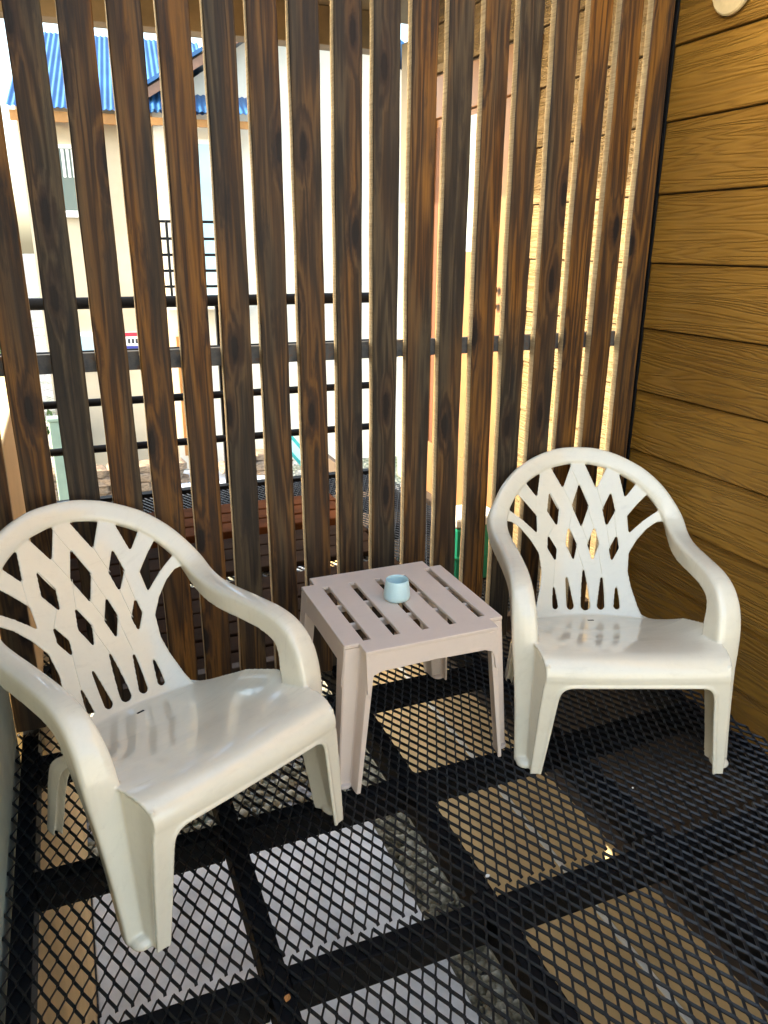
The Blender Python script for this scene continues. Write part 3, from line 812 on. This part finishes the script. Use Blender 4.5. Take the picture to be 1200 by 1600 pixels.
gf_ = link('gable', mesh_from('gable', [(.021, -.295, 5.2), (4.6, -.295, 5.2), (2.3, -.295, 6.70), (.021, -.1, 5.2), (4.6, -.1, 5.2), (2.3, -.1, 6.70)], [(0, 1, 2), (5, 4, 3), (0, 3, 4, 1), (1, 4, 5, 2), (2, 5, 3, 0)], MT['housewhite']), hz)
corr('pent_roof', -.05, 1.45, -.95, 3.18, -.30, 3.48, MT['blueroof'])
boxo('pent_beam', (-.02, 1.4, -.80, -.72, 3.02+1.9, 3.11+1.9), MT['fascia'], hz)
def win(x0, x1, z0, z1, y, gl, fr=.05, bars=0):
    w = boxo('window', (x0, x1, y-.05, y-.001, z0+1.9, z1+1.9), MT['wframe'], hz, .004)
    boxo('pane', (x0+fr, x1-fr, y-.054, y-.0505, z0+fr+1.9, z1-fr+1.9), gl, w)
    for k in range(bars):
        xx = x0+(x1-x0)*(k+1)/(bars+1); boxo('bar', (xx-.012, xx+.012, y-.060, y-.0545, z0+fr+1.9, z1-fr+1.9), MT['wframe'], w)
win(-1.55, -.98, 1.92, 2.82, 0, MT['glassdark'])
for k in range(7): boxo('blind_slat', (-1.49+k*.065, -1.455+k*.065, -.060, -.0545, 4.30, 4.66), MT['wframe'], hz)
boxo('sill', (-1.6, -.93, -.09, -.051, 3.78, 3.82), MT['wframe'], hz)
win(-1.55, -1.05, .0-.25, .28, 0, MT['glasspale'])
win(.50, 1.05, .72, 2.92, -.30, MT['glasspale'], .06)
# french balcony
bal = link('balcony', MB().box(-.05, 1.15, -1.0, -.301, 2.56, 2.66).me('balcony', MT['housewhite']), hz)
for zz in (3.72, 3.50, 3.29, 3.08, 2.87): MB().tube([(-.02, -.96, zz), (1.12, -.96, zz)], .018, 8).build('rail', MT['black'], bal)
for xx in (-.02, .08, 1.12): MB().tube([(xx, -.975, 2.66), (xx, -.975, 3.73)], .018, 8).build('post', MT['black'], bal)
dd = hb('door', (.10, .36, -.34, -.301, -1.62, .22), MT['door'], hz, .004)
for zz in (-1.4, -.75, -.12): boxo('panel', (.14, .33, -.352, -.3405, zz+1.9, zz+1.9+.45), MT['door'], dd, .008)
hb('wall_lamp', (1.02, 1.12, -.40, -.301, 1.66, 1.78), MT['brown'], hz, .01)
sg = link('wall_sign', MB().box(-.64, -.36, -.012, -.001, 1.92, 2.17).me('wall_sign', MT['wframe']), hz)
boxo('red_band', (-.63, -.37, -.0145, -.0125, 2.105, 2.165), simple('sign_red', (.55, .03, .06), .5), sg)
boxo('blue_band', (-.63, -.37, -.0145, -.0125, 1.925, 1.965), simple('sign_blue', (.03, .04, .25), .5), sg)
for i in range(4): boxo('letter_mark', (-.60+i*.055, -.565+i*.055, -.0145, -.0125, 2.00, 2.07), simple('sign_ink', (.03, .03, .04), .6), sg)
# stone base
MT['stone'] = simple('brown_stone', (.27, .19, .13), .9, .45, 6, .6, bdist=.02)
sw = tag(empty('stone_wall', (-1.2, 8.75, -2.05)), 'low wall of stacked brown stones in front of the cream house', 'wall')
smesh = []
for k in range(5):
    m = bmesh.new(); bmesh.ops.create_cube(m, size=1); bmesh.ops.bevel(m, geom=m.edges[:]+m.verts[:], offset=.16, segments=1, affect='EDGES')
    for vv in m.verts: vv.co += Vector((random.uniform(-.06, .06), random.uniform(-.06, .06), random.uniform(-.08, .08)))
    me = bpy.data.meshes.new('stone'); m.to_mesh(me); m.free(); me.materials.append(MT['stone']); smesh.append(me)
for row in range(5):
    xx = -2.0
    while xx < 1.9:
        w = random.uniform(.22, .42)
        if not (.42 < xx+w/2 < 1.2 and row < 5):
            o = link('stone', random.choice(smesh), sw, (xx+w/2, random.uniform(-.03, .03), .06+row*.125)); o.scale = (w*1.04, .34, .14); o.rotation_euler = (0, random.uniform(-.06, .06), random.choice((0, math.pi)))
        xx += w
MT['step'] = simple('blue_grey_concrete', (.40, .43, .48), .85, .12, 4, .2)
stp = tag(empty('entry_steps', (-.40, 8.2, -2.1)), 'pale concrete steps leading to the wooden door of the cream house', 'steps')
for k in range(3): boxo('step', (-.55, .95, -.5+k*.32, -.5+k*.32+.319+(.6 if k == 2 else 0), 0-.2, .06+k*.15), MT['step'], stp, .01)
teal = simple('teal_sheet', (.05, .42, .40), .5); tealp = simple('pale_teal', (.50, .80, .80), .5)
ts = tag(empty('teal_banner', (1.12, 9.05, -1.57), R(-6)), 'small slanting teal banner on the white wall low behind the railing', 'banner')
bm_ = boxo('cloth', (-.45, .45, 0, .02, -.11, .11), teal, ts); bm_.rotation_euler = (0, R(52), 0)
c2 = boxo('pale_strip', (-.45, .45, -.006, -.001, -.06, .06), tealp, ts); c2.rotation_euler = (0, R(52), 0)
MT['grn'] = simple('pale_green_paint', (.22, .30, .24), .7, .1)
gp = tag(empty('garden_post', (-2.28, 6.6, -2.4)), 'pale green timber post in the garden behind the left slats', 'post')
boxo('shaft', (-.07, .07, -.07, .07, 0, 2.1), MT['grn'], gp, .01)
boxo('cap', (-.09, .09, -.09, .09, 2.101, 2.14), MT['grn'], gp, .01)
# far garden: hedge and tree at left
def foliage(name, c, rx, ry, rz_, n, s, mat, par):
    V = []; F = []
    for _ in range(n):
        while True:
            p = Vector((random.uniform(-1, 1), random.uniform(-1, 1), random.uniform(-1, 1)))
            if p.length < 1: break
        rr = .6+.4*random.random(); p = p.normalized()*(p.length**.4)*rr
        p = Vector((c[0]+p.x*rx, c[1]+p.y*ry, c[2]+p.z*rz_))
        u = Vector((random.gauss(0, 1), random.gauss(0, 1), random.gauss(0, 1))).normalized(); w = u.orthogonal().normalized(); k = s*random.uniform(.6, 1.3)
        o = len(V); V += [p-u*k, p+w*k*.45, p+u*k, p-w*k*.45]; F.append((o, o+1, o+2, o+3))
    return link(name, mesh_from(name, V, F, mat), par)
MT['leafg'] = simple('green_leaves', (.07, .13, .03), .6, .5, 3)
for (x_, y_, sz, lab) in ((-3.1, 9.6, .9, 'round green shrub in the garden beyond the left slats'), (-4.2, 15, 1.6, 'larger green tree far behind the left slats')):
    t = tag(empty('garden_shrub' if sz < 1 else 'garden_tree', (x_, y_, -1.9)), lab, 'shrub' if sz < 1 else 'tree')
    MB().tube([(0, 0, -.1), (.03, .02, sz*.6), (0, 0, sz*1.1)], [.06*sz, .045*sz, .02*sz], 8).build('trunk', MT['darkwood'], t)
    foliage('crown', (0, 0, sz*1.15), sz*.8, sz*.8, sz*.75, int(2200*sz), .07, MT['leafg'], t)
